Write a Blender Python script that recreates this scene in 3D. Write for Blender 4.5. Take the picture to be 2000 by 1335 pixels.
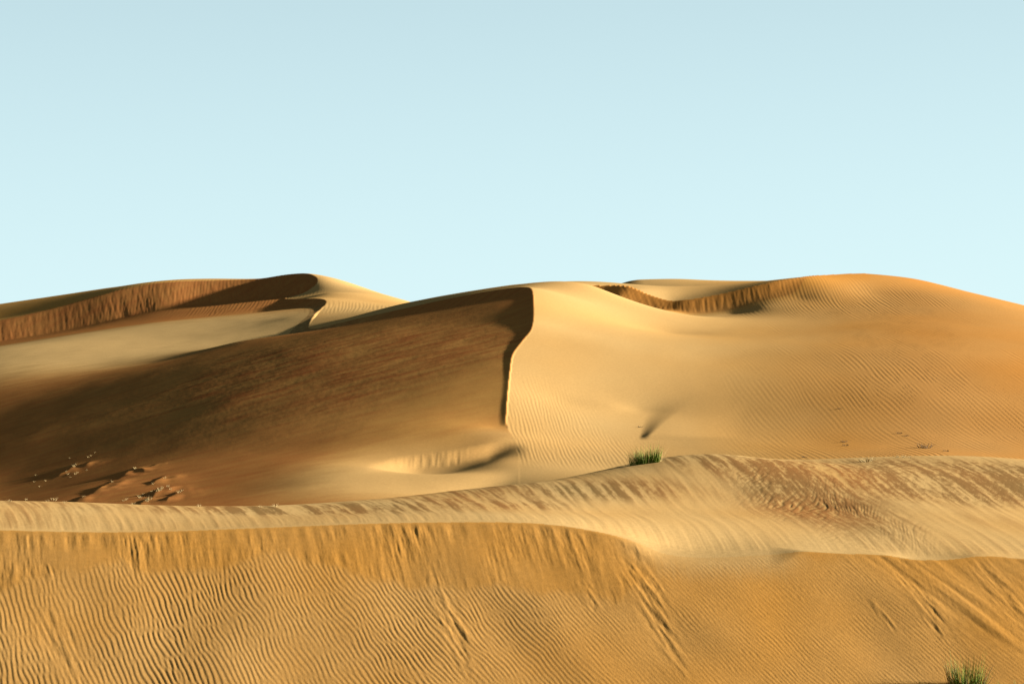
import bpy, math, random
import numpy as np

S = bpy.context.scene
for o in list(bpy.data.objects):
    bpy.data.objects.remove(o)

# ------------------------------------------------------------------ camera, sky, sun, exposure
FPX = 5671.0                       # focal length in pixels of a 2000 px wide frame (about 102 mm)
VH = 800.0                         # picture row of the horizon (hidden by the dunes)
PITCH = math.atan((VH - 667.5) / FPX)
cam_d = bpy.data.cameras.new('camera')
cam_d.sensor_width = 36.0
cam_d.lens = 36.0 * FPX / 2000.0
cam_d.clip_start = 0.5
cam_d.clip_end = 20000.0
cam = bpy.data.objects.new('camera', cam_d)
S.collection.objects.link(cam)
cam.location = (0, 0, 0)
cam.rotation_euler = (math.pi / 2 + PITCH, 0, 0)
S.camera = cam

SUN_EL, SUN_AZ = math.radians(13.5), math.radians(8.0)   # azimuth measured from +x towards +y (slightly behind the dunes)
sun_dir = (math.cos(SUN_EL) * math.cos(SUN_AZ), math.cos(SUN_EL) * math.sin(SUN_AZ), math.sin(SUN_EL))
EXPOSURE = 2.8
TINT = (0.66, 0.70, 0.50, 1)
HAZE = (2.10, 2.74, 2.86, 1)
w = bpy.data.worlds.new('World')
S.world = w
w.use_nodes = True
nt = w.node_tree
bg = nt.nodes['Background']
sky = nt.nodes.new('ShaderNodeTexSky')
sky.sky_type = 'NISHITA'
sky.sun_disc = False
sky.sun_elevation = SUN_EL
sky.sun_rotation = math.pi / 2 - SUN_AZ
sky.altitude = 200
sky.air_density = 0.3
sky.dust_density = 1.0
sky.ozone_density = 0.5
# pale haze low over the horizon that thins out with height
geo = nt.nodes.new('ShaderNodeTexCoord')
sep = nt.nodes.new('ShaderNodeSeparateXYZ')
nt.links.new(geo.outputs['Generated'], sep.inputs[0])
m1 = nt.nodes.new('ShaderNodeMath'); m1.operation = 'MULTIPLY'; m1.inputs[1].default_value = -1 / 0.30
nt.links.new(sep.outputs['Z'], m1.inputs[0])
m2 = nt.nodes.new('ShaderNodeMath'); m2.operation = 'EXPONENT'
nt.links.new(m1.outputs[0], m2.inputs[0])
m3 = nt.nodes.new('ShaderNodeMath'); m3.operation = 'MULTIPLY'; m3.inputs[1].default_value = 0.97; m3.use_clamp = True
nt.links.new(m2.outputs[0], m3.inputs[0])
mix = nt.nodes.new('ShaderNodeMix'); mix.data_type = 'RGBA'
nt.links.new(m3.outputs[0], mix.inputs['Factor'])
tint = nt.nodes.new('ShaderNodeMix'); tint.data_type = 'RGBA'; tint.blend_type = 'MULTIPLY'
tint.inputs['Factor'].default_value = 1.0
nt.links.new(sky.outputs[0], tint.inputs['A'])
tint.inputs['B'].default_value = TINT
nt.links.new(tint.outputs['Result'], mix.inputs['A'])
mix.inputs['B'].default_value = HAZE
nt.links.new(mix.outputs['Result'], bg.inputs[0])
bg.inputs[1].default_value = 0.05
sun_l = bpy.data.lights.new('sun', 'SUN')
sun_l.energy = 5.0
sun_l.angle = math.radians(1.8)
sun_l.color = (1.0, 0.98, 0.90)
sun = bpy.data.objects.new('sun', sun_l)
S.collection.objects.link(sun)
from mathutils import Vector
sun.rotation_euler = Vector(sun_dir).to_track_quat('Z', 'Y').to_euler()
S.view_settings.view_transform = 'Standard'
S.view_settings.look = 'None'
S.view_settings.gamma = 1.0
S.view_settings.use_curve_mapping = False
S.view_settings.exposure = EXPOSURE

# ------------------------------------------------------------------ helpers
CP, SP = math.cos(PITCH), math.sin(PITCH)


def at(u, v, d):
    """The point at distance d (along y) that the camera sees at picture position (u, v)."""
    a, b = (u - 1000.0) / FPX, (667.5 - v) / FPX
    y = CP - b * SP
    z = SP + b * CP
    return np.array([a / y * d, d, z / y * d])


def pts(rows):
    return np.array([at(*r[:3]) for r in rows])


class TPS:
    """Thin plate spline through scattered survey points (x, y, z)."""

    def __init__(self, P, lam=0.0):
        self.s = 50.0
        X = P[:, :2] / self.s
        n = len(P)
        K = self.k(X[:, None, 0] - X[None, :, 0], X[:, None, 1] - X[None, :, 1]) + lam * np.eye(n)
        Q = np.c_[np.ones(n), X]
        A = np.zeros((n + 3, n + 3))
        A[:n, :n] = K
        A[:n, n:] = Q
        A[n:, :n] = Q.T
        self.c = np.linalg.solve(A, np.r_[P[:, 2], 0, 0, 0])
        self.X = X

    @staticmethod
    def k(dx, dy):
        r2 = dx * dx + dy * dy
        return 0.5 * r2 * np.log(r2 + 1e-12)

    def __call__(self, x, y):
        sh = x.shape
        x = x.ravel() / self.s
        y = y.ravel() / self.s
        n = len(self.X)
        out = self.c[n] + self.c[n + 1] * x + self.c[n + 2] * y
        for i in range(n):
            out += self.c[i] * self.k(x - self.X[i, 0], y - self.X[i, 1])
        return out.reshape(sh)


def catmull(P, n=8):
    P = np.asarray(P, float)
    Q = np.vstack([2 * P[0] - P[1], P, 2 * P[-1] - P[-2]])
    out = []
    t = np.linspace(0, 1, n, endpoint=False)[:, None]
    for i in range(1, len(Q) - 2):
        p0, p1, p2, p3 = Q[i - 1], Q[i], Q[i + 1], Q[i + 2]
        out.append(0.5 * (2 * p1 + (p2 - p0) * t + (2 * p0 - 5 * p1 + 4 * p2 - p3) * t * t + (3 * p1 - p0 - 3 * p2 + p3) * t ** 3))
    out.append(P[-1:])
    return np.vstack(out)


def near_curve(x, y, C):
    """Plan distance to polyline C, plus its extra columns (z, ...) and arc parameter at the nearest point."""
    sh = x.shape
    x = x.ravel()
    y = y.ravel()
    best = np.full(x.shape, 1e18)
    val = np.zeros((C.shape[1] - 2, x.size))
    arc = np.zeros(x.size)
    side = np.zeros(x.size)
    s0 = 0.0
    for i in range(len(C) - 1):
        ax, ay = C[i, 0], C[i, 1]
        dx, dy = C[i + 1, 0] - ax, C[i + 1, 1] - ay
        L2 = dx * dx + dy * dy + 1e-12
        t = np.clip(((x - ax) * dx + (y - ay) * dy) / L2, 0, 1)
        d2 = (x - ax - t * dx) ** 2 + (y - ay - t * dy) ** 2
        m = d2 < best
        best[m] = d2[m]
        tm = t[m]
        for k in range(C.shape[1] - 2):
            val[k, m] = C[i, k + 2] + tm * (C[i + 1, k + 2] - C[i, k + 2])
        arc[m] = s0 + tm * math.sqrt(L2)
        side[m] = (dx * (y - ay) - dy * (x - ax))[m]
        s0 += math.sqrt(L2)
    near_curve.side = side.reshape(sh)      # > 0 on the left of the nearest segment
    return np.sqrt(best).reshape(sh), [v.reshape(sh) for v in val], arc.reshape(sh)


def inside(x, y, poly):
    c = np.zeros(x.shape, bool)
    n = len(poly)
    for i in range(n):
        x0, y0 = poly[i][:2]
        x1, y1 = poly[(i + 1) % n][:2]
        if y0 == y1:
            continue
        c ^= ((y0 > y) != (y1 > y)) & (x < (x1 - x0) * (y - y0) / (y1 - y0) + x0)
    return c


def sstep(a, b, x):
    t = np.clip((x - a) / (b - a), 0, 1)
    return t * t * (3 - 2 * t)


def smax(a, b, k):
    h = np.clip(0.5 + 0.5 * (a - b) / k, 0, 1)
    return b + (a - b) * h + k * h * (1 - h)


def smin(a, b, k):
    return -smax(-a, -b, k)


_rng = np.random.RandomState(7)
_perm = _rng.permutation(256)
_perm = np.r_[_perm, _perm]
_ga = _rng.rand(256) * 2 * math.pi
_gx, _gy = np.cos(_ga), np.sin(_ga)


def noise(x, y, seed=0):
    """Gradient noise, about -0.7 to 0.7."""
    x = x + seed * 17.31
    y = y - seed * 9.73
    xi = np.floor(x).astype(int)
    yi = np.floor(y).astype(int)
    xf, yf = x - xi, y - yi
    u = xf ** 3 * (xf * (xf * 6 - 15) + 10)
    v = yf ** 3 * (yf * (yf * 6 - 15) + 10)
    xi &= 255
    yi &= 255
    x1, y1 = (xi + 1) & 255, (yi + 1) & 255

    def g(ix, iy, fx, fy):
        h = _perm[_perm[ix] + iy]
        return _gx[h] * fx + _gy[h] * fy
    a = g(xi, yi, xf, yf)
    b = g(x1, yi, xf - 1, yf)
    c = g(xi, y1, xf, yf - 1)
    d = g(x1, y1, xf - 1, yf - 1)
    return (a + u * (b - a)) + v * ((c + u * (d - c)) - (a + u * (b - a)))


def fbm(x, y, seed=0, oct=4):
    s, a = 0, 1.0
    for i in range(oct):
        s = s + a * noise(x * 2 ** i, y * 2 ** i, seed + i * 3)
        a *= 0.5
    return s


# ------------------------------------------------------------------ the shape of the back dunes
MAIN_CREST = [(-900, 760, 240), (-300, 672, 251), (-100, 640, 249.5), (0, 625, 250.3), (100, 603, 251.6), (200, 575, 253), (240, 564.5, 253.6), (290, 555, 254.2), (340, 550.3, 254.5),
              (400, 548, 254.9), (500, 544.5, 254.9), (560, 536, 254.2), (600, 534, 252.5), (620, 543, 249), (616, 556, 247), (596, 570, 246), (574, 578, 246),
              (558, 583, 243.5), (590, 583.5, 236), (625, 583, 229), (638, 590, 223), (620, 612, 211), (604, 634, 199), (615, 641, 193), (700, 622, 190.5),
              (800, 600, 186), (900, 578.5, 180), (980, 564.5, 173.5), (1025, 560, 169), (1040, 567, 165.5), (1043, 600, 157.5), (1040, 640, 149.5), (1022, 665, 145),
              (1003, 692, 140), (998, 720, 136), (993, 770, 130), (990, 828, 123.5), (1000, 850, 120.5)]
SHARED_EDGE = [(1000, 850, 120.5), (1010, 880, 117), (1015, 940, 108), (1015, 1000, 98), (1015, 1080, 85)]

MAIN_PTS = [
    # windward back of the left dune
    (-900, 740, 262), (-300, 650, 262), (0, 602, 262), (100, 580, 270), (200, 563.5, 272), (260, 556, 268), (300, 566, 285), (450, 566, 285), (600, 560, 278), (0, 640, 330), (600, 620, 330), (300, 630, 330),
    # its right flank
    (640, 540, 252), (700, 560, 249), (760, 578, 244), (788, 587, 240), (640, 572, 236), (700, 586, 231), (760, 595, 226), (655, 598, 219), (720, 605, 213), (790, 603, 207), (660, 618, 204), (740, 610, 200),
    (720, 600, 275), (820, 640, 265), (860, 610, 240),
    # strip behind the middle crest
    (700, 616, 194), (800, 591, 198), (850, 582, 197), (900, 572, 195), (950, 563, 190), (1000, 556, 185), (1040, 553, 182), (1100, 553, 180), (1150, 556, 176),
    (900, 600, 215), (1000, 585, 205), (1100, 580, 202), (1000, 640, 250), (1200, 640, 250),
    # the bowl
    (1040, 556, 174), (1100, 574, 169), (1150, 578, 171), (1200, 594, 170),
    (1100, 638, 152), (1200, 641, 155),
    (1100, 674, 145), (1200, 684, 145), (1300, 692, 145), (1400, 697, 145), (1600, 692, 145), (1800, 687, 145), (2000, 698, 145), (2300, 730, 145), (2800, 800, 145),
    (1100, 782, 131), (1200, 793, 131), (1250, 800, 131), (1300, 800, 131), (1400, 797, 131), (1600, 786, 131), (1800, 777, 131), (2000, 785, 131), (2300, 800, 131),
    (1100, 858, 121), (1200, 866, 121), (1250, 868, 121), (1300, 868, 121), (1400, 866, 121), (1600, 861, 121), (1800, 855, 121), (2000, 862, 121), (2300, 870, 121),
    (1060, 912, 112), (1200, 915, 112), (1400, 905, 112), (1600, 895, 112), (1800, 890, 112), (2000, 900, 112), (2300, 920, 112),
    (1000, 1027, 98), (1400, 1027, 98), (1800, 1027, 98), (2200, 1027, 98),
    (1300, 648, 161), (1400, 650, 161), (1500, 649, 161), (1600, 645, 161), (1800, 638, 161), (2000, 648, 161), (2300, 690, 161), (2800, 780, 161),
    (1225, 605, 179.5), (1300, 607, 178.7), (1340, 615, 178.2), (1400, 615, 177.8), (1440, 611, 178), (1490, 600, 177.8), (1520, 589, 179), (1560, 581, 179.7), (1600, 579, 179.5),
    (1700, 572, 181), (1800, 573, 181), (1900, 588, 179), (2000, 612, 176),
    (1600, 538, 184.5), (1690, 534.5, 190), (1790, 545, 191), (1900, 572, 190), (2000, 597, 184), (2150, 640, 180), (2300, 676, 178), (2800, 770, 178),
    (1600, 580, 230), (1800, 600, 230), (2000, 650, 220), (2300, 720, 215),
]
LEFT_PTS = [
    # the long brown lee slope
    (1020, 611, 156.8), (900, 632, 157), (750, 655, 157), (600, 680, 157),
    (1018, 650, 148.5), (1003, 673, 144.2),
    (984, 699, 139.3), (850, 714, 140), (700, 738, 140), (550, 764, 140), (450, 782, 140),
    (976, 775, 129.5), (850, 783, 130), (700, 802, 130), (500, 834, 130), (370, 859, 130),
    (968, 834, 122.8), (940, 834, 122.5), (850, 840, 122), (700, 854, 122), (500, 882, 122), (300, 912, 122), (200, 931, 122),
    (600, 905, 115), (400, 931, 115), (200, 954, 115), (50, 980, 115),
    (650, 936, 108), (500, 954, 108), (300, 980, 108), (0, 1014, 108),
    (700, 985, 99), (580, 990, 99), (400, 1008, 99), (0, 1045, 99), (1015, 1000, 98), (-300, 1085, 99),
    (880, 602, 174.5), (790, 620, 179), (700, 640, 184), (620, 657, 186), (960, 586, 168.5), (1010, 582, 163.5),
    # apron below the hollow
    (740, 915, 112.5), (830, 925, 113), (900, 914, 114), (980, 893, 115.5), (1010, 880, 117), (800, 950, 106), (900, 945, 107), (1000, 930, 108.5), (720, 962, 103),
    # the dark hollow
    (0, 870, 142), (200, 828, 142), (350, 796, 142), (0, 808, 158), (200, 764, 158), (400, 718, 158), (500, 697, 158), (0, 930, 131), (200, 889, 131), (0, 970, 122),
    # the pale ridge
    (0, 745, 175), (200, 712, 182), (0, 715, 185), (300, 662, 203), (0, 690, 197), (0, 683, 201), (300, 630, 222), (160, 652, 215), (500, 610, 229),
    (400, 668, 196), (520, 629, 208), (560, 622, 208), (460, 668, 180), (330, 701, 178),
    (602, 608, 215), (580, 604, 221), (566, 590, 239),
    (0, 668, 245), (160, 637, 250), (300, 606, 251.5), (400, 592, 252.5), (500, 585, 252), (545, 580, 249), (100, 660, 219),
    (-300, 735, 200), (-300, 710, 242), (-300, 790, 178), (-300, 860, 158), (-300, 935, 142), (-300, 1010, 122), (-900, 900, 178), (-900, 1050, 130), (-900, 820, 225),
]
BACK_CREST = [(1110, 553, 184, 0), (1150, 556, 182.8, 0), (1190, 556, 182.5, 0), (1230, 558, 182, 0), (1270, 575, 181.3, 0), (1310, 587, 180.7, 0), (1340, 585, 180.6, 0), (1400, 575, 181, 0), (1440, 566, 181.3, 0), (1480, 556.5, 181.6, 0), (1520, 548, 182, 0),
              (1560, 542, 182.7, 0), (1600, 538, 184.4, 0), (1690, 534.5, 190, 0)]
BACK_PTS = [(1110, 553, 178), (1180, 556, 190), (1270, 547, 212), (1330, 544.5, 214), (1400, 548, 214), (1480, 550, 212), (1300, 570, 195), (1400, 564, 196), (1540, 546, 208),
            (1100, 575, 205), (1300, 590, 250), (1500, 590, 250), (1700, 590, 250), (1690, 550, 220), (1800, 600, 230)]


def crest_z(rows):
    return catmull(pts(rows), 6)


def build_far(x, y):
    mc = crest_z(MAIN_CREST)
    se = catmull(pts(SHARED_EDGE), 3)
    kc = crest_z(BACK_CREST)
    t_main = TPS(np.vstack([pts(MAIN_PTS), catmull(pts(MAIN_CREST)[1:], 3), pts(BACK_CREST[-3:]), pts(BACK_CREST[:2]), pts(SHARED_EDGE[1:4])]), 1e-5)
    t_left = TPS(np.vstack([pts(LEFT_PTS), pts(SHARED_EDGE[:4])]), 1e-5)
    t_back = TPS(np.vstack([pts(BACK_PTS), pts(BACK_CREST)]), 1e-5)
    zm, zl, zb = t_main(x, y), t_left(x, y), t_back(x, y)
    # rear crest of the bowl: plateau behind, slip face in front
    dk, (zk,), sk = near_curve(x, y, kc)
    polyk = [tuple(p[:2]) for p in kc] + [(kc[-1, 0] + 3, 260), (kc[0, 0], 260)]
    ink = inside(x, y, polyk)
    zk_slip = zk - 0.6 * dk
    zr = np.where(ink, zb, smax(zm, zk_slip, 0.12))
    edge = np.minimum(np.abs(x - kc[0, 0]), 6) / 6
    zr = np.where(ink, zm + (zb - zm) * sstep(0, 1, edge), zr)
    # main crest: lee side
    dm, (zc,), sm = near_curve(x, y, mc)
    poly = [tuple(p[:2]) for p in mc] + [tuple(p[:2]) for p in se[1:]] + [(0, 60), (-300, 60), (-300, mc[0, 1])]
    lee = inside(x, y, poly)
    slip = zc - 0.6 * (np.sqrt(dm * dm + 0.0144) - 0.12)
    slip = slip - 2.0 * sstep(0.985, 1.0, sm / sm.max())
    zl2 = smax(zl, slip, 0.15)
    ds, _, _ = near_curve(x, y, se)
    zl2 = zl2 + (zr - zl2) * np.exp(-(ds / 1.5) ** 2)
    z = np.where(lee, zl2, zr)
    return z, dict(ds=ds, lee=lee, dm=dm, dk=dk, ink=ink, zk_slip=zk_slip, zm=zm, zl=zl, slip=slip)


# ------------------------------------------------------------------ the front dune
def front_face(x, y):
    """The steep face of the front dune."""
    return -2.34 + 0.6 * (y - 60.8) - 0.06 * x


LIP_UV = [(-900, 1010), (-300, 1025), (0, 1034), (100, 1036.5), (200, 1038), (300, 1037), (400, 1034), (500, 1030), (600, 1026), (700, 1022),
          (800, 1019.5), (900, 1018.5), (1000, 1019), (1100, 1026), (1180, 1040), (1250, 1057), (1290, 1072), (1350, 1081), (1450, 1079),
          (1550, 1075), (1650, 1080), (1730, 1083), (1780, 1091), (1870, 1090), (1910, 1085), (2000, 1090), (2300, 1095), (2900, 1110)]


def on_face(u, v):
    d = 60.0
    for _ in range(40):
        p = at(u, v, d)
        d -= (front_face(p[0], d) - p[2]) / 0.65
    return (u, v, d)


LIP = [on_face(*q) for q in LIP_UV]

MID_PTS = [(-900, 950, 70), (-300, 968, 70), (0, 977, 70), (150, 980, 71), (300, 987, 72), (450, 988.5, 73), (600, 983.5, 74), (700, 976.5, 75), (800, 968.5, 76.5), (900, 956, 78.5), (1000, 946, 80), (1080, 938, 81),
           (1150, 926, 82.5), (1230, 911, 84), (1270, 899, 86), (1330, 889, 88), (1400, 887.5, 90), (1480, 893, 90), (1550, 903, 89), (1640, 898.5, 90), (1750, 890.5, 92), (1850, 889.5, 93),
           (1950, 895, 94), (2000, 901, 94), (2300, 930, 94), (2900, 990, 94),
           (0, 1080, 85), (300, 1080, 85), (600, 1070, 87), (900, 1035, 90), (1200, 1000, 96), (1400, 975, 100), (1700, 970, 103), (2000, 970, 104), (2300, 1000, 104), (-300, 1080, 85), (-900, 1080, 85), (2900, 1050, 104),
           (200, 1005, 64), (600, 1003, 66), (1000, 985, 69), (1200, 1000, 68), (1350, 985, 72), (1500, 1000, 70), (1600, 990, 72), (1700, 985, 72), (1850, 990, 72), (2000, 995, 73)]


def build_near(x, y):
    lp = catmull(pts(LIP), 6)
    t_mid = TPS(np.vstack([pts(MID_PTS), pts(LIP)]), 1e-6)
    zt = t_mid(x, y)
    zf = front_face(x, y)
    u = 1000 + x / y * FPX
    k = 0.03 + 0.25 * sstep(1180, 1300, u) * (1 - sstep(1500, 1580, u))
    z = np.where(y > 64, zt, smin(zt, zf, k))
    return z, dict(zt=zt, zf=zf, u=u)


FLOOR = -11.0


def columns():
    inner = np.arange(-90, 2091, 1.8)
    step, a, out = 1.8, 2090.0, []
    while a < 8000:
        step *= 1.09
        a += step
        out.append(a)
    out = np.array(out)
    return np.r_[(2000 - out)[::-1], inner, out]


def fan(rows):
    u = columns()
    d = np.asarray(rows, float)
    D, U = np.meshgrid(d, u, indexing='ij')
    return (U - 1000) / FPX * D, D


def grid_mesh(name, x, y, z, mat, attrs=None):
    r, c = x.shape
    me = bpy.data.meshes.new(name)
    nv, nf = r * c, (r - 1) * (c - 1)
    me.vertices.add(nv)
    me.vertices.foreach_set('co', np.stack([x, y, z], -1).astype(np.float32).ravel())
    i = np.arange(nv, dtype=np.int32).reshape(r, c)
    q = np.stack([i[:-1, :-1], i[:-1, 1:], i[1:, 1:], i[1:, :-1]], -1).reshape(-1)
    me.loops.add(nf * 4)
    me.loops.foreach_set('vertex_index', q)
    me.polygons.add(nf)
    me.polygons.foreach_set('loop_start', np.arange(nf, dtype=np.int32) * 4)
    me.update(calc_edges=True)
    me.polygons.foreach_set('use_smooth', np.ones(nf, bool))
    for k, vv in (attrs or {}).items():
        at_ = me.attributes.new(k, 'FLOAT', 'POINT')
        at_.data.foreach_set('value', vv.astype(np.float32).ravel())
    me.update()
    me.materials.append(mat)
    o = bpy.data.objects.new(name, me)
    S.collection.objects.link(o)
    return o



def pick(x, y, z, u, v):
    """First point of the gridded terrain seen at picture position (u, v)."""
    uu = columns()
    c = int(np.argmin(np.abs(uu - u)))
    xs, ys, zs = x[:, c], y[:, c], z[:, c]
    zz = CP * zs - SP * ys
    yy = CP * ys + SP * zs
    vv = 667.5 - zz / yy * FPX
    k = np.nonzero(vv <= v)[0]
    if not len(k):
        return np.array([xs[-1], ys[-1], zs[-1]])
    k = k[0]
    if k == 0:
        return np.array([xs[0], ys[0], zs[0]])
    t = (vv[k - 1] - v) / (vv[k - 1] - vv[k])
    p = np.array([xs[k - 1] + t * (xs[k] - xs[k - 1]), ys[k - 1] + t * (ys[k] - ys[k - 1]), zs[k - 1] + t * (zs[k] - zs[k - 1])])
    p[0] = (u - 1000) / FPX * p[1]
    return p


def ripples(x, y, lam, slant, seed, warp=0.35, n=9, spread=0.1, turn=0.14, ystretch=2.0):
    """Wind ripples with forks: a narrow band of waves. Crests run along y, leaning by slant (metres of x per metre of y). Returns -1..1.5."""
    r = np.random.RandomState(seed)
    X = x + slant * y + warp * lam * 4 * fbm(x / (lam * 14), y / (lam * 14 * ystretch), seed, 3)
    re, im = 0, 0
    for i in range(n):
        k = 2 * math.pi / lam * (1 + spread * r.randn())
        a = turn * r.randn()
        ph = k * (X + a * y) + r.rand() * 6.28
        re = re + np.cos(ph)
        im = im + np.sin(ph)
    A = np.sqrt(re * re + im * im) / math.sqrt(n)
    s1, c1 = im / (A * math.sqrt(n) + 1e-9), re / (A * math.sqrt(n) + 1e-9)
    return np.clip(A * 1.5, 0, 1) * (s1 + 0.55 * s1 * c1)


def blob(x, y, cx, cy, rx, ry, rot=0.0, soft=0.5):
    """1 inside a plan ellipse, fading over its outer part."""
    c, s_ = math.cos(rot), math.sin(rot)
    dx, dy = x - cx, y - cy
    q = np.sqrt(((dx * c + dy * s_) / rx) ** 2 + ((-dx * s_ + dy * c) / ry) ** 2)
    return 1 - sstep(1 - soft, 1 + soft, q)


def lut(u, table):
    t = np.array(table, float)
    return np.interp(u, t[:, 0], t[:, 1])


def sand_material():
    m = bpy.data.materials.new('sand')
    m.use_nodes = True
    n = m.node_tree
    b = n.nodes['Principled BSDF']
    b.inputs['Roughness'].default_value = 1.0
    b.inputs['Specular IOR Level'].default_value = 0.0

    def node(t, **kw):
        q = n.nodes.new(t)
        for k, v in kw.items():
            setattr(q, k, v)
        return q

    def attr(name):
        return node('ShaderNodeAttribute', attribute_name=name).outputs['Fac']

    def mixc(fac, a, bb, mode='MIX'):
        q = node('ShaderNodeMix', data_type='RGBA', blend_type=mode)
        for sock, val in (('Factor', fac), ('A', a), ('B', bb)):
            if isinstance(val, (tuple, float)):
                q.inputs[sock].default_value = val
            else:
                n.links.new(val, q.inputs[sock])
        return q.outputs['Result']
    tc = node('ShaderNodeTexCoord')
    n1 = node('ShaderNodeTexNoise')
    n1.inputs['Scale'].default_value = 9.0
    n1.inputs['Detail'].default_value = 8.0
    n1.inputs['Roughness'].default_value = 0.75
    n.links.new(tc.outputs['Object'], n1.inputs['Vector'])
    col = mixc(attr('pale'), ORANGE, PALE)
    col = mixc(attr('coarse_and_shade'), col, mixc(attr('pale'), BROWN, GREYBROWN))
    g = node('ShaderNodeMapRange')
    g.inputs['From Min'].default_value = 0.3
    g.inputs['From Max'].default_value = 0.7
    g.inputs['To Min'].default_value = 0.86
    g.inputs['To Max'].default_value = 1.14
    n.links.new(n1.outputs['Fac'], g.inputs['Value'])
    cc = node('ShaderNodeCombineColor')
    for k in range(3):
        n.links.new(g.outputs[0], cc.inputs[k])
    col = mixc(1.0, col, cc.outputs[0], 'MULTIPLY')
    n.links.new(col, b.inputs['Base Color'])
    n2 = node('ShaderNodeTexNoise')
    n2.inputs['Scale'].default_value = 30.0
    n2.inputs['Detail'].default_value = 4.0
    n.links.new(tc.outputs['Object'], n2.inputs['Vector'])
    bp = node('ShaderNodeBump')
    bp.inputs['Strength'].default_value = 0.25
    bp.inputs['Distance'].default_value = 0.01
    n.links.new(n2.outputs['Fac'], bp.inputs['Height'])
    n.links.new(bp.outputs[0], b.inputs['Normal'])
    return m


ORANGE, PALE, BROWN = (0.236, 0.107, 0.021, 1), (0.242, 0.152, 0.060, 1), (0.190, 0.055, 0.0145, 1)  # BROWN is reddened to warm the shade painted on the lee slopes
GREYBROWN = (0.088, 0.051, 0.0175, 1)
MAT = sand_material()

# ------------------------------------------------------------------ back dunes: relief, ripples, sand colours with shade painted on the lee side
far_rows = np.r_[np.arange(96, 112, 0.5), np.arange(112, 176, 0.3), np.arange(176, 192, 0.12), np.arange(192, 226, 0.35), np.arange(226, 238, 0.25), np.arange(238, 258, 0.14), np.arange(258, 280, 0.8), np.arange(280, 420, 4.0)]
x, y = fan(far_rows)
z, inf = build_far(x, y)
U = 1000 + x / y * FPX


def far_at(u, v):
    return pick(x, y, z, u, v)


# hollow at the foot of the middle crest: its brink runs along x, it drops towards the camera
pc = catmull(np.array([far_at(*q) for q in [(720, 903), (755, 894), (800, 888), (840, 884), (880, 880), (920, 872), (960, 864), (1000, 858), (1028, 864), (1050, 872)]]), 6)
pc = pc[np.argsort(pc[:, 0])]
xc = np.linspace(pc[0, 0] - 3, pc[-1, 0] + 2, 60)
yc = np.interp(xc, pc[:, 0], pc[:, 1])
yc = np.convolve(np.pad(yc, 4, 'edge'), np.ones(9) / 9, 'valid')
q = np.interp(x, xc, yc) - y
X0, X1 = pc[0, 0], at(1034, 866, 118.5)[0]
hh = 0.27 * sstep(X0, X0 + 2.2, x) * (1 - sstep(X1 - 1.7, X1, x))
z = z - np.where((y > 104) & (y < 124), hh * sstep(0, 1.5, q) * (1 - sstep(1.6, 5.5, q)), 0)
hollow = hh / 0.30 * sstep(0, 0.4, q) * (1 - sstep(1.2, 1.8, q)) * (y > 104)
z = z + 0.02 * hollow * (1 - sstep(-2.2, -1.4, x)) * fbm(x * 4.0, y * 0.8, 7, 3)
# fold running up the bowl: the sand steps up on its right side
fc = catmull(np.array([far_at(*q_) for q_ in [(1246, 858), (1250, 845), (1258, 818), (1277, 786), (1305, 762), (1335, 748)]]), 6)
fc = fc[np.argsort(fc[:, 1])]
t_ = np.clip((y - fc[0, 1]) / (fc[-1, 1] - fc[0, 1]), 0, 1)
q = x - np.interp(y, fc[:, 1], fc[:, 0])
wd = 0.4 + 1.9 * t_
z = z + 0.10 * sstep(-0.02, 0.07, t_) * (y > fc[0, 1]) * (1 - sstep(0.25, 0.9, t_)) * sstep(0, 1, q / wd) * (1 - sstep(1.0, 4.5, q))

lee, dm, dk = inf['lee'], inf['dm'], inf['dk']
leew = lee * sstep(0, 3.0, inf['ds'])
# avalanche streaks on the slip faces
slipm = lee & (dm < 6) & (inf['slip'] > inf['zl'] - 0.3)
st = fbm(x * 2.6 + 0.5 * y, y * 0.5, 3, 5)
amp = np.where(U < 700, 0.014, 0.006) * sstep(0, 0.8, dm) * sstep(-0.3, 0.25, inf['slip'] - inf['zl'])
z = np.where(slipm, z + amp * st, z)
kf = (~inf['ink']) & (dk < 4) & (inf['zk_slip'] > inf['zm'] - 0.15) & (U > 1100) & (U < 1700)
z = np.where(kf, z + 0.015 * fbm(x * 3.6 + 1.0 * y * np.where(U < 1300, 1, 0), y * 0.35, 5, 3) * sstep(0, 0.4, dk) * sstep(-0.15, 0.1, inf['zk_slip'] - inf['zm']), z)
# ripples on the right dome, by the crest foot, on the pale ridge and behind the middle crest
rm_dome = lut(U, [(1380, 0), (1600, 0.55), (1750, 1), (2600, 1)]) * (0.75 + 0.5 * fbm(x * 0.15, y * 0.06, 11, 2)) * (1 - sstep(178, 190, y)) * np.where(lee, 0, 1)
rr = ripples(x, y, 0.215, 0.06, 21, warp=0.45, turn=0.016, spread=0.11, ystretch=9)
z = z + 0.0105 * np.clip(rm_dome, 0, 1.2) * rr
p1, p2, p3, p4 = far_at(1060, 830), far_at(360, 612), far_at(690, 600), far_at(1150, 880)
rr2 = ripples(x, y, 0.16, 0.06, 33, warp=0.3, turn=0.02, ystretch=9)
z = z + 0.0042 * np.clip(blob(x, y, p1[0], p1[1], 2.2, 9, 0, .6) * ~lee + blob(x, y, p4[0], p4[1], 2.5, 5, 0, .7) * ~lee, 0, 1) * rr2
rr3 = ripples(x, y, 0.30, 0.04, 35, warp=0.3, turn=0.02, ystretch=9)
z = z + 0.0045 * np.clip(blob(x, y, p2[0], p2[1], 9, 16, 0, .5) + blob(x, y, p3[0], p3[1], 3, 7, 0, .5), 0, 1) * rr3
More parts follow.
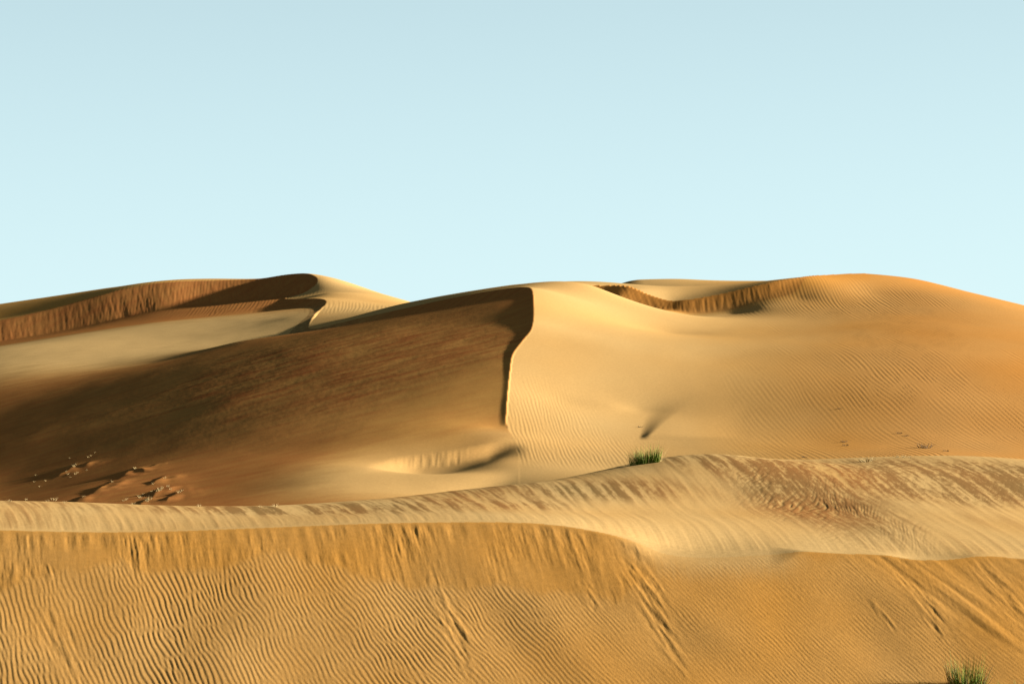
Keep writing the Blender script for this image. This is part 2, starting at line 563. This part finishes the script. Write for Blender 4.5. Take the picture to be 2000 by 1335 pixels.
# little scarps and sand tails round the dry tufts at the foot of the shaded dune
for uv, h, wd_ in [([(266, 913), (250, 924), (232, 936)], 0.13, 0.22), ([(224, 938), (200, 953), (172, 969)], 0.12, 0.2), ([(166, 967), (150, 978), (138, 986)], 0.1, 0.2),
                   ([(330, 927), (312, 936), (290, 950)], 0.10, 0.25), ([(330, 950), (312, 958), (296, 970)], 0.14, 0.22), ([(300, 972), (285, 979), (268, 988)], 0.12, 0.2),
                   ([(374, 953), (350, 962), (320, 980)], 0.10, 0.18), ([(152, 905), (130, 920), (102, 936)], 0.10, 0.25), ([(330, 903), (310, 906), (300, 909)], 0.06, 0.2),
                   ([(265, 915), (285, 918), (300, 921)], 0.06, 0.25), ([(180, 900), (165, 908), (150, 914)], 0.06, 0.25)]:
    C = catmull(np.array([far_at(*q) for q in uv]), 6)
    m = (np.abs(x - C[:, 0].mean()) < 6) & (np.abs(y - C[:, 1].mean()) < 14)
    xs, ys = x[m], y[m]
    d_, _, a_ = near_curve(xs + 0.12 * fbm(xs * 2, ys * 1.2, 17, 2), ys, C)
    lit = near_curve.side > 0              # curves run from upper right to lower left: the sun side is on their left
    fall = np.where(lit, np.exp(-(d_ / 0.8) ** 2), np.exp(-(d_ / 0.12) ** 2))
    z[m] += 0.6 * h * fall * np.sin(np.clip(a_ / a_.max(), 0.0, 1.0) * math.pi) ** 0.7 * np.clip(0.8 + 1.2 * noise(xs * 1.5, ys * 1.2, 19), 0.2, 1.6)
# gentle unevenness
z = z + 0.02 * fbm(x * 0.2, y * 0.1, 15, 3) * np.where(lee, 1, 0.7)
mott = fbm(x * 0.40, (y - 0.73 * x) * 0.85, 41, 5)
p5 = far_at(750, 720)
patch = blob(x, y, p5[0] - 1.5, p5[1] + 3, 13, 24, 0.35, 0.6) * lee * (1 - 0.75 * blob(x, y, *far_at(900, 800)[:2], 4.0, 11, -0.15, .8))  # mottled brown sand, thinned low on the right to paint in stronger light
z = z + patch * (0.003 * fbm(x * 2.5, y * 1.8, 43, 3) + 0.012 * mott)
pale = np.clip(0.72 + 0.3 * fbm(x * 0.09, y * 0.05, 51, 3) - 0.5 * lut(U, [(1350, 0), (1650, 1), (2600, 1)]) - 0.4 * lut(U, [(300, 1), (700, 0)]), 0, 1)
pl = np.clip(0.25 + 0.7 * blob(x, y, *far_at(250, 670)[:2], 17, 24, -0.3, .5) + 0.5 * blob(x, y, *far_at(800, 930)[:2], 4.5, 9, 0, .6), 0, 1)
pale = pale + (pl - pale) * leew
coarse_and_shade = np.clip(patch * (0.62 + 0.75 * mott), 0, 1.0)
coarse_and_shade = np.where(slipm & (U < 700), np.clip(0.62 + 0.4 * st, 0, 0.9), coarse_and_shade)  # far-left slip face darkened in colour to deepen its shade
coarse_and_shade = np.maximum(coarse_and_shade, leew * np.clip(0.72 - 0.3 * patch + 0.25 * mott - 0.75 * blob(x, y, *far_at(250, 670)[:2], 17, 24, -0.3, .5) - 0.8 * blob(x, y, *far_at(800, 930)[:2], 4.5, 9, 0, .6) - 0.5 * blob(x, y, *far_at(900, 800)[:2], 4.0, 11, -0.15, .8), 0, 1))  # rest of the lee slope browned: shadow tone put into the sand colour
coarse_and_shade = np.where(kf, 0.3, coarse_and_shade)
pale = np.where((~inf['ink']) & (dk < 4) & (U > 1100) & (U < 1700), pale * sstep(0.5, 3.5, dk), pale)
coarse_and_shade = np.maximum(coarse_and_shade, np.where(lee, 0, 0.30 * lut(U, [(1450, 0), (1800, 1), (2600, 1)])))
z = np.maximum(z, FLOOR)
o_far = grid_mesh('sand_dune', x, y, z, MAT, dict(pale=pale, coarse_and_shade=coarse_and_shade))
FX, FY, FZ = x, y, z

# ------------------------------------------------------------------ front dune: top, steep face, ripples
near_rows = np.r_[np.arange(2, 44, 2.0), np.arange(44, 53, 0.2), np.arange(53, 63, 0.03), np.arange(63, 96.1, 0.25)]
x, y = fan(near_rows)
z, inf = build_near(x, y)
U = 1000 + x / y * FPX
V = 667.5 - (CP * z - SP * y) / (CP * y + SP * z) * FPX
zt, zf = inf['zt'], inf['zf']
face = (zf < zt) & (y < 64)
lipd = lut(U, [(q[0], q[2]) for q in LIP])
dn = np.clip(lipd - y, 0, None)                 # metres in plan below the brink
# slide zone under the brink, then ripples
zone = lut(U, [(-400, 1.6), (0, 1.75), (60, 1.45), (130, 1.1), (220, 1.0), (320, 1.15), (380, 1.3), (470, 0.95), (560, 0.8), (640, 1.2), (720, 1.65), (800, 1.95), (900, 2.0), (1000, 2.0), (1100, 2.1), (1200, 2.0), (1260, 1.2), (1300, 0.3), (1400, 0.12), (1560, 0.2), (2400, 0.2)])
zone = zone + 0.28 * fbm(x * 1.3, y * 0.4, 61, 3)
tong = sstep(0, 1, 1 - np.abs((x + 0.79 * (y - 61) - 7.6)) / 1.7) * (1 - sstep(2.3, 3.2, dn + 0.5 * fbm(x * 2.0 + 1.6 * y, y * 0.3, 63, 2)))
tong2 = sstep(0, 1, 1 - np.abs((x + 0.9 * (y - 61) - 10.9)) / 1.3)
rough = sstep(8.0, 10, x - 0.3 * (60 - y)) * 0.8
rip = sstep(-0.15, 0.25, dn - zone) * (1 - 0.9 * np.clip(tong + tong2, 0, 1)) * (1 - 0.8 * rough) * (0.8 + 0.6 * fbm(x * 0.4, y * 0.4, 65, 3))
slant = lut(U, [(-300, 0.32), (0, 0.36), (500, 0.44), (900, 0.6), (1300, 0.66), (1700, 0.7), (2300, 0.8)])
ra = ripples(x, y - 59, 0.106, slant, 71, warp=0.30, turn=0.09, spread=0.13)
rb = ripples(x, y - 59, 0.092, slant, 73, warp=0.26, turn=0.08, spread=0.12)
wl = 1 - sstep(1000, 1350, U)
ripple = (ra * 0.0040 * wl + rb * 0.0030 * (1 - wl)) * np.clip(rip, 0, 1.2)
# slide streaks and scalloped brink
sx = x + 0.22 * (y - 60)
gl = fbm(sx * 6.5, y * 0.8, 81, 5)
fine = fbm(sx * 18.0, y * 3.5, 83, 4)
sl = (1 - sstep(-0.15, 0.3, dn - zone)) * sstep(0, 0.25, dn) * (1 - sstep(1240, 1320, U))
scal = noise(sx * 2.6, y * 0.25, 85) + 0.5 * noise(sx * 6.0, y * 0.5, 86)
slide = sl * np.clip(0.55 + 1.3 * fbm(x * 0.9, y * 0.7, 82, 2), 0.15, 1.5) * (0.012 * gl + 0.0030 * fine) + 0.014 * scal * np.exp(-((dn - 0.22) / 0.3) ** 2) * (1 - sstep(1200, 1290, U))
tx = x + 0.79 * (y - 61)
slide = slide + np.clip(tong + tong2, 0, 1) * (0.026 * fbm(tx * 2.2, y * 0.25, 87, 3) + 0.002 * fine) + rough * 0.005 * fbm(tx * 5, y * 1.6, 89, 4)
slide = slide + 0.055 * fbm(x * 0.35 + 0.1 * y, y * 0.3, 91, 2) * sstep(0, 1.5, dn)
# grooves where sand has run down
def groove(z, uv, depth, width):
    C = catmull(np.array([[*at(*on_face(a, b))] for a, b in uv]), 6)
    m = (x > C[:, 0].min() - 1) & (x < C[:, 0].max() + 1) & (y > C[:, 1].min() - 1) & (y < C[:, 1].max() + 1)
    xs, ys = x[m], y[m]
    wob = 0.10 * fbm(xs * 4, ys * 5, 95, 3)
    d, _, a = near_curve(xs + wob, ys, C)
    side = np.sign(xs + wob - np.interp(ys, C[::-1, 1], C[::-1, 0]))
    e = np.sin(np.clip(a / a.max(), 0, 1) * math.pi) ** 0.6
    wz = e * np.exp(-(d / (4 * width)) ** 2)
    kill[m] = np.maximum(kill[m], wz)
    sxx = xs + 0.45 * (ys - 60)
    z[m] += wz * 0.013 * fbm(sxx * 9, ys * 1.1, 99, 4)
    z[m] += 0.15 * e * depth * np.clip(0.7 + 0.9 * noise(xs * 2, ys * 1.6, 97), 0.3, 1.1) * (-np.exp(-(d / width) ** 2) + 0.6 * np.exp(-((d - 1.7 * width) / width) ** 2) * (side > 0))
gz = np.zeros_like(z)
kill = np.zeros_like(z)
groove(gz, [(845, 1140), (862, 1185), (885, 1235), (905, 1285), (925, 1345)], 0.035, 0.06)
groove(gz, [(852, 1150), (885, 1215), (930, 1260)], 0.02, 0.05)
groove(gz, [(1215, 1080), (1235, 1130), (1262, 1175), (1300, 1240), (1335, 1330)], 0.035, 0.07)
groove(gz, [(1240, 1095), (1270, 1140), (1285, 1190)], 0.03, 0.06)
groove(gz, [(1135, 1130), (1150, 1165), (1165, 1195)], 0.035, 0.05)
groove(gz, [(85, 1185), (105, 1235), (130, 1290), (165, 1340)], 0.035, 0.08)
groove(gz, [(85, 1100), (98, 1118), (106, 1135)], 0.03, 0.04)
groove(gz, [(1905, 1085), (1950, 1150), (2010, 1220)], 0.04, 0.08)
groove(gz, [(1800, 1195), (1822, 1222), (1838, 1250)], 0.03, 0.05)
groove(gz, [(1690, 1170), (1735, 1215), (1775, 1250)], 0.02, 0.04)
groove(gz, [(1750, 1110), (1810, 1180), (1860, 1245)], 0.03, 0.06)
z = np.where(y < 64, z + (ripple * (1 - 0.85 * kill) + slide + gz) * sstep(-0.02, 0.08, dn), z)
# the top: streaks blown across it and patches of coarse dark sand
top = ~face & (y > 57)
wx = x + (0.06 - x * np.where(x < 0, 0.0145, 0.006)) * (y - 65)
s1 = fbm(wx * 5.0, y * 0.09, 101, 5)
s2 = fbm(wx * 15, y * 0.3, 103, 4)


def P(u, v):
    return pick(x, y, z, u, v)[:2]


cm = 0.75 * blob(x, y, *P(980, 958), 3.2, 5, 0.0, .6) + 0.7 * blob(x, y, *P(700, 992), 3.6, 4.5, 0, .6) + 0.75 * blob(x, y, *P(1030, 985), 0.9, 1.8, 0, .7)
cm = cm + 0.7 * blob(x, y, *P(1240, 955), 1.6, 3, 0, .7) + 0.8 * blob(x, y, *P(1390, 895), 1.6, 5, 0, .6) + 0.5 * blob(x, y, *P(300, 990), 6, 2.5, 0, .6) + 0.4 * blob(x, y, *P(20, 1010), 1.5, 3, 0, .6)
big = blob(x, y, *P(1590, 990), 1.5, 9, 0.05, .6)
big2 = blob(x, y, *P(1900, 930), 4.5, 7, 0, .6)
big3 = blob(x, y, *P(1690, 920), 3.6, 8, 0, .6)
spk = fbm(wx * 9, y * 1.3, 105, 4)
swirl = ripples(x, y * 0.16 + 0.25 * np.sin(x * 1.1), 0.15, -0.9, 107, warp=1.6, turn=0.7, spread=0.3) * np.clip(0.55 + 1.6 * fbm(x * 0.9, y * 0.2, 108, 2), 0, 1.3)
coarse_and_shade = np.clip(cm, 0, 1) * np.clip(0.5 + 1.7 * s1 + 0.9 * s2 + 0.5 * spk, 0, 1) + np.clip(big, 0, 1) * np.clip(0.75 + 0.35 * swirl + 1.0 * s2 + 0.6 * spk, 0, 1) + np.clip(1.1 * big2 + 0.55 * big3, 0, 1) * np.clip(0.60 + 1.3 * s1 + 1.0 * s2 + 0.9 * spk, 0, 1)
coarse_and_shade = coarse_and_shade + 0.35 * np.clip(s1 * 1.5 + 0.5 * s2 - 0.05, 0, 1) * (0.4 + 0.6 * sstep(1500, 1800, U)) + 0.2 * np.clip(s1, 0, 1) * (1 - sstep(500, 900, U))
coarse_and_shade = np.clip(coarse_and_shade, 0, 0.9) * top * sstep(0.0, 0.8, y - lipd)
z = np.where(y > 58, z + top * sstep(0, 0.6, y - lipd) * (0.004 * s1 + 0.0012 * s2 + 0.004 * np.clip(big, 0, 1) * swirl + 0.003 * np.clip(big2 + big3 + 0.6 * big, 0, 1) * spk), z)
lipsoft = (1 - sstep(0, 1.1, dn + 0.15 * s2)) * sstep(1180, 1280, U) * (1 - sstep(1500, 1600, U))
pale = np.where(face, 0.6 * lipsoft + 0.08 + 0.26 * sstep(-0.3, 1.1, rip + 0.3 * fine) * (1 - 0.5 * sstep(900, 1400, U)) + 0.2 * fbm(x * 0.4, y * 0.4, 111, 2), 0.80 + 0.35 * fbm(x * 0.3, y * 0.1, 113, 2))
z = np.maximum(z, FLOOR)
o_near = grid_mesh('sand_dune', x, y, z, MAT, dict(pale=np.clip(pale, 0, 1), coarse_and_shade=coarse_and_shade))
NX, NY, NZ = x, y, z

o_near['kind'] = 'structure'
o_near['label'] = 'nearest sand dune with rippled steep face and streaked pale top'
o_far['kind'] = 'structure'
o_far['label'] = 'tall sand dunes behind, with sharp curved crest and shaded left slope'
# desert floor out to the horizon
gx = np.r_[-4000, -2000, -1000, -500, -250, 0, 250, 500, 1000, 2000, 4000.0]
gy = np.r_[-3000, -1000, -400, -100, 0, 100, 300, 600, 1200, 2500, 5000.0]
X, Y = np.meshgrid(gx, gy)
o_floor = grid_mesh('ground', X, Y, np.full_like(X, FLOOR - 0.15), MAT, dict(pale=np.full_like(X, 0.4), coarse_and_shade=np.zeros_like(X)))
o_floor['kind'] = 'structure'

# ------------------------------------------------------------------ plants


def plain(name, col, rough=0.7, spread=0.25, trans=0.0):
    m = bpy.data.materials.new(name)
    m.use_nodes = True
    n = m.node_tree
    b = n.nodes['Principled BSDF']
    b.inputs['Roughness'].default_value = rough
    b.inputs['Specular IOR Level'].default_value = 0.05
    tc = n.nodes.new('ShaderNodeTexCoord')
    t = n.nodes.new('ShaderNodeTexNoise')
    t.inputs['Scale'].default_value = 14.0
    t.inputs['Detail'].default_value = 3.0
    n.links.new(tc.outputs['Object'], t.inputs['Vector'])
    r = n.nodes.new('ShaderNodeValToRGB')
    r.color_ramp.elements[0].position = 0.3
    r.color_ramp.elements[1].position = 0.7
    r.color_ramp.elements[0].color = tuple(c * (1 - spread) for c in col) + (1,)
    r.color_ramp.elements[1].color = tuple(c * (1 + spread) for c in col) + (1,)
    n.links.new(t.outputs['Fac'], r.inputs[0])
    n.links.new(r.outputs[0], b.inputs['Base Color'])
    return m


M_GREEN = plain('green_blade', (0.085, 0.110, 0.012), 0.6, 0.5)
M_YGREEN = plain('yellow_green_blade', (0.080, 0.115, 0.012), 0.6, 0.4)
M_STRAW = plain('straw', (0.38, 0.27, 0.11), 0.8, 0.3)
M_TWIG = plain('dark_twig', (0.07, 0.042, 0.02), 0.9, 0.3)
M_PALE = plain('bleached_straw', (0.28, 0.195, 0.085), 0.8, 0.25)


def blades(name, n, spread_xy, h, width, mat, parent, rnd, lean=0.35, base=None, bend=0.25, seg=4):
    """A bunch of tapering three-sided blades as one mesh."""
    vs, fs = [], []
    for i in range(n):
        a = rnd.uniform(0, 2 * math.pi)
        r = math.sqrt(rnd.random())
        bx, by = spread_xy[0] * r * math.cos(a), spread_xy[1] * r * math.sin(a)
        bz = base(bx, by) if base else -0.01
        hh_ = h * rnd.uniform(0.45, 1.0)
        la = a + rnd.uniform(-0.7, 0.7)
        ln = lean * rnd.uniform(0.1, 1.0) * (0.35 + 0.65 * r)
        lx, ly = ln * math.cos(la), ln * math.sin(la)
        w0 = width * rnd.uniform(0.7, 1.2)
        k0 = len(vs)
        for j in range(seg + 1):
            t = j / seg
            cx = bx + lx * hh_ * (t + bend * t * t)
            cy = by + ly * hh_ * (t + bend * t * t)
            cz = bz + hh_ * (t - 0.25 * ln * t * t)
            ww = w0 * (1 - 0.92 * t)
            for q in range(3):
                an = q * 2.094 + a
                vs.append((cx + ww * math.cos(an), cy + ww * math.sin(an), cz))
        for j in range(seg):
            for q in range(3):
                p0, p1 = k0 + j * 3 + q, k0 + j * 3 + (q + 1) % 3
                fs.append((p0, p1, p1 + 3, p0 + 3))
    me = bpy.data.meshes.new(name)
    me.from_pydata(vs, [], fs)
    me.materials.append(mat)
    o = bpy.data.objects.new(name, me)
    S.collection.objects.link(o)
    if parent:
        o.parent = parent
    return o


def thing(name, label, cat, loc, group=None):
    o = bpy.data.objects.new(name, None)
    S.collection.objects.link(o)
    o.location = tuple(loc)
    o['label'] = label
    o['category'] = cat
    if group:
        o['group'] = group
    return o


def near_at(u, v):
    return pick(NX, NY, NZ, u, v)


# the green tussock on the far edge of the front dune: two bunches following the slope
rnd = random.Random(4)
c0, c1 = near_at(1234, 913.5), near_at(1284, 897)
mid = (c0 + c1) / 2
t = thing('grass_tussock', 'green grass tussock on the far edge of the front dune', 'grass tussock', mid)
sl_ = (c1[2] - c0[2]) / (c1[0] - c0[0])
hx = abs(c1[0] - c0[0]) / 2


def on_slope(bx, by):
    return sl_ * bx - 0.04


for nm, n, sp, h, wd_, mt, ln in [('green_blades', 420, (hx * 1.0, 0.20), 0.50, 0.0068, M_GREEN, 0.35), ('tall_blades', 90, (hx * 1.05, 0.16), 0.72, 0.0048, M_YGREEN, 0.28), ('dry_stalks', 22, (hx * 1.25, 0.18), 0.62, 0.004, M_STRAW, 0.5)]:
    o = blades(nm, n, sp, h, wd_, mt, t, rnd, ln, on_slope)
    o['kind'] = 'stuff'

# the larger clump low on the face, cut by the bottom of the picture
pb = at(*on_face(1888, 1346))
t = thing('desert_shrub', 'dark green reedy shrub low on the rippled face', 'shrub', pb)
for nm, n, sp, h, wd_, mt, ln in [('green_stems', 170, (0.32, 0.2), 0.66, 0.0075, M_GREEN, 0.42), ('young_shoots', 80, (0.34, 0.2), 0.84, 0.0045, M_YGREEN, 0.34), ('dead_stems', 60, (0.38, 0.22), 0.70, 0.007, M_TWIG, 0.5)]:
    o = blades(nm, n, sp, h, wd_, mt, t, rnd, ln, lambda bx, by: 0.6 * by - 0.05)
    o['kind'] = 'stuff'
for k, (u, v, h, lab) in enumerate([(1799, 1338, 0.15, 'small green sprout left of the shrub, the leftmost one'), (1811, 1339, 0.11, 'shortest green sprout, just left of the shrub'),
                                    (1953, 1342, 0.20, 'thin green sprout right of the shrub'), (1986, 1343, 0.22, 'tallest thin green sprout, at the right edge of the sand face')]):
    o = blades('grass_sprout', 9, (0.035, 0.03), h, 0.0045, M_YGREEN, None, rnd, 0.3, lambda bx, by: 0.6 * by - 0.02)
    o.location = tuple(at(*on_face(u, v)))
    o['label'] = lab
    o['category'] = 'sprout'
    o['group'] = 'green sprouts round the shrub'


def far_pt(u, v):
    return pick(FX, FY, FZ, u, v)


# dry tufts: two built, the rest copied
proto_p = blades('dry_tuft', 26, (0.07, 0.07), 0.20, 0.006, M_PALE, None, rnd, 0.8, None)
proto_d = blades('dry_tuft', 30, (0.16, 0.12), 0.13, 0.008, M_TWIG, None, rnd, 1.2, None)
used = set()


def tuft(proto, loc, scale, label, group, cat='dry tuft'):
    o = proto if proto.name not in used else proto.copy()
    if proto.name in used:
        S.collection.objects.link(o)
    used.add(proto.name)
    o.location = tuple(loc)
    o.scale = scale if isinstance(scale, tuple) else (scale,) * 3
    o.rotation_euler = (0, 0, rnd.uniform(0, 6.28) if not isinstance(scale, tuple) else 0)
    o['label'] = label
    o['category'] = cat
    o['group'] = group
    return o


G1 = 'pale dry tufts at the foot of the shaded slope'
for u, v, sc in [(71, 929, 1), (67, 941, .8), (78, 950, .8), (90, 939, .9), (130, 921, .9), (145, 911, 1.5), (149, 907, 1.0), (133, 926, 1), (148, 926, 1.2), (152, 923, .9), (138, 932, .8), (173, 893, 1.0), (178, 890, .9), (186, 884, .8), (170, 918, .8),
                 (137, 895, .8), (52, 976, 1.1), (92, 980, 1.2), (95, 979, 1.0), (108, 977, 1.7), (102, 975, 1.1), (264, 915, 1.2), (266, 914, .8), (164, 970, 1), (220, 941, 1.1), (274, 972, 1.7), (292, 976, 2.0), (288, 979, 1.5), (312, 958, 1.8), (316, 954, 1.4), (307, 960, 1.2),
                 (296, 960, .9), (334, 956, 1.3), (350, 962, 1.6), (356, 958, 1), (247, 976, 1.2), (242, 978, .9), (260, 985, 1.3), (321, 934, .9), (299, 945, .9), (324, 932, .7), (328, 950, 1.2), (280, 966, 1.0)]:
    if u < 122 and v > 970:
        lab = 'bleached dry tuft half hidden behind the front dune, far left'
    elif u < 122:
        lab = 'tiny lone bleached tuft left of the small sand ridge on the shaded slope'
    elif u < 200 and v < 900:
        lab = 'tiny bleached tuft above the leftmost small sand ridge'
    elif u < 200:
        lab = 'bleached tuft on and around the leftmost small sand ridge'
    elif 283 < u < 320 and v > 950:
        lab = 'bleached tuft in the thick row on the rightmost dark sand ridge'
    elif u > 318:
        lab = 'bleached tuft on the right end of the small sand ridges'
    else:
        lab = 'bleached tuft along the long middle sand ridge on the shaded slope'
    tuft(proto_p, far_pt(u, v), 0.5 * sc, lab, G1)
G2 = 'dry tufts along the far edge of the front dune'
for u, v, sc, lab in [(389, 989, .5, 'lone dry tuft on the far edge just right of the small sand ridges'), (508, 990, .4, 'smaller of two dry tufts on the edge below the brown slope'), (537, 989, .6, 'larger of two dry tufts on the edge below the brown slope'), (20, 979, .4, 'tiny dry tuft on the far edge at the left end of the front dune'), (128, 982, .4, 'tiny dry tuft on the far edge below the small sand ridges'), (1765, 893, .7, 'middle stalks of three dry tufts on the right far edge'), (1752, 893, .6, 'left one of three dry tufts on the right far edge'), (1776, 893, .5, 'right one of three dry tufts on the right far edge')]:
    tuft(proto_p, near_at(u, v), sc, lab, G2)
tuft(proto_p, near_at(1690, 901), (2.6, 2.0, 0.9), 'pale flattened straw tuft on the far edge above the dark sand patch', G2)
for u, v, sc, lab in [(1640, 798, .7, 'small dark dry tuft highest on the right bowl'), (1648, 863, 1.0, 'upper of two close dark dry tufts on the lower right slope'), (1652, 870, .9, 'lower of two close dark dry tufts on the lower right slope'),
                      (1757, 846, .8, 'faint dry tuft up-left of the widest dark tuft'), (1770, 851, .7, 'small dark tuft just above the widest dark tuft'), (1806, 874, 2.2, 'widest dark dry tuft on the lower right slope'),
                      (1848, 881, .8, 'small dark tuft right of the widest dark tuft'), (1570, 893, .8, 'dark dry tuft half hidden behind the front dune'), (1250, 834, .7, 'dark twigs at the bottom of the fold in the bowl')]:
    tuft(proto_d, far_pt(u, v), sc, lab, 'dark dry tufts on the right dune')
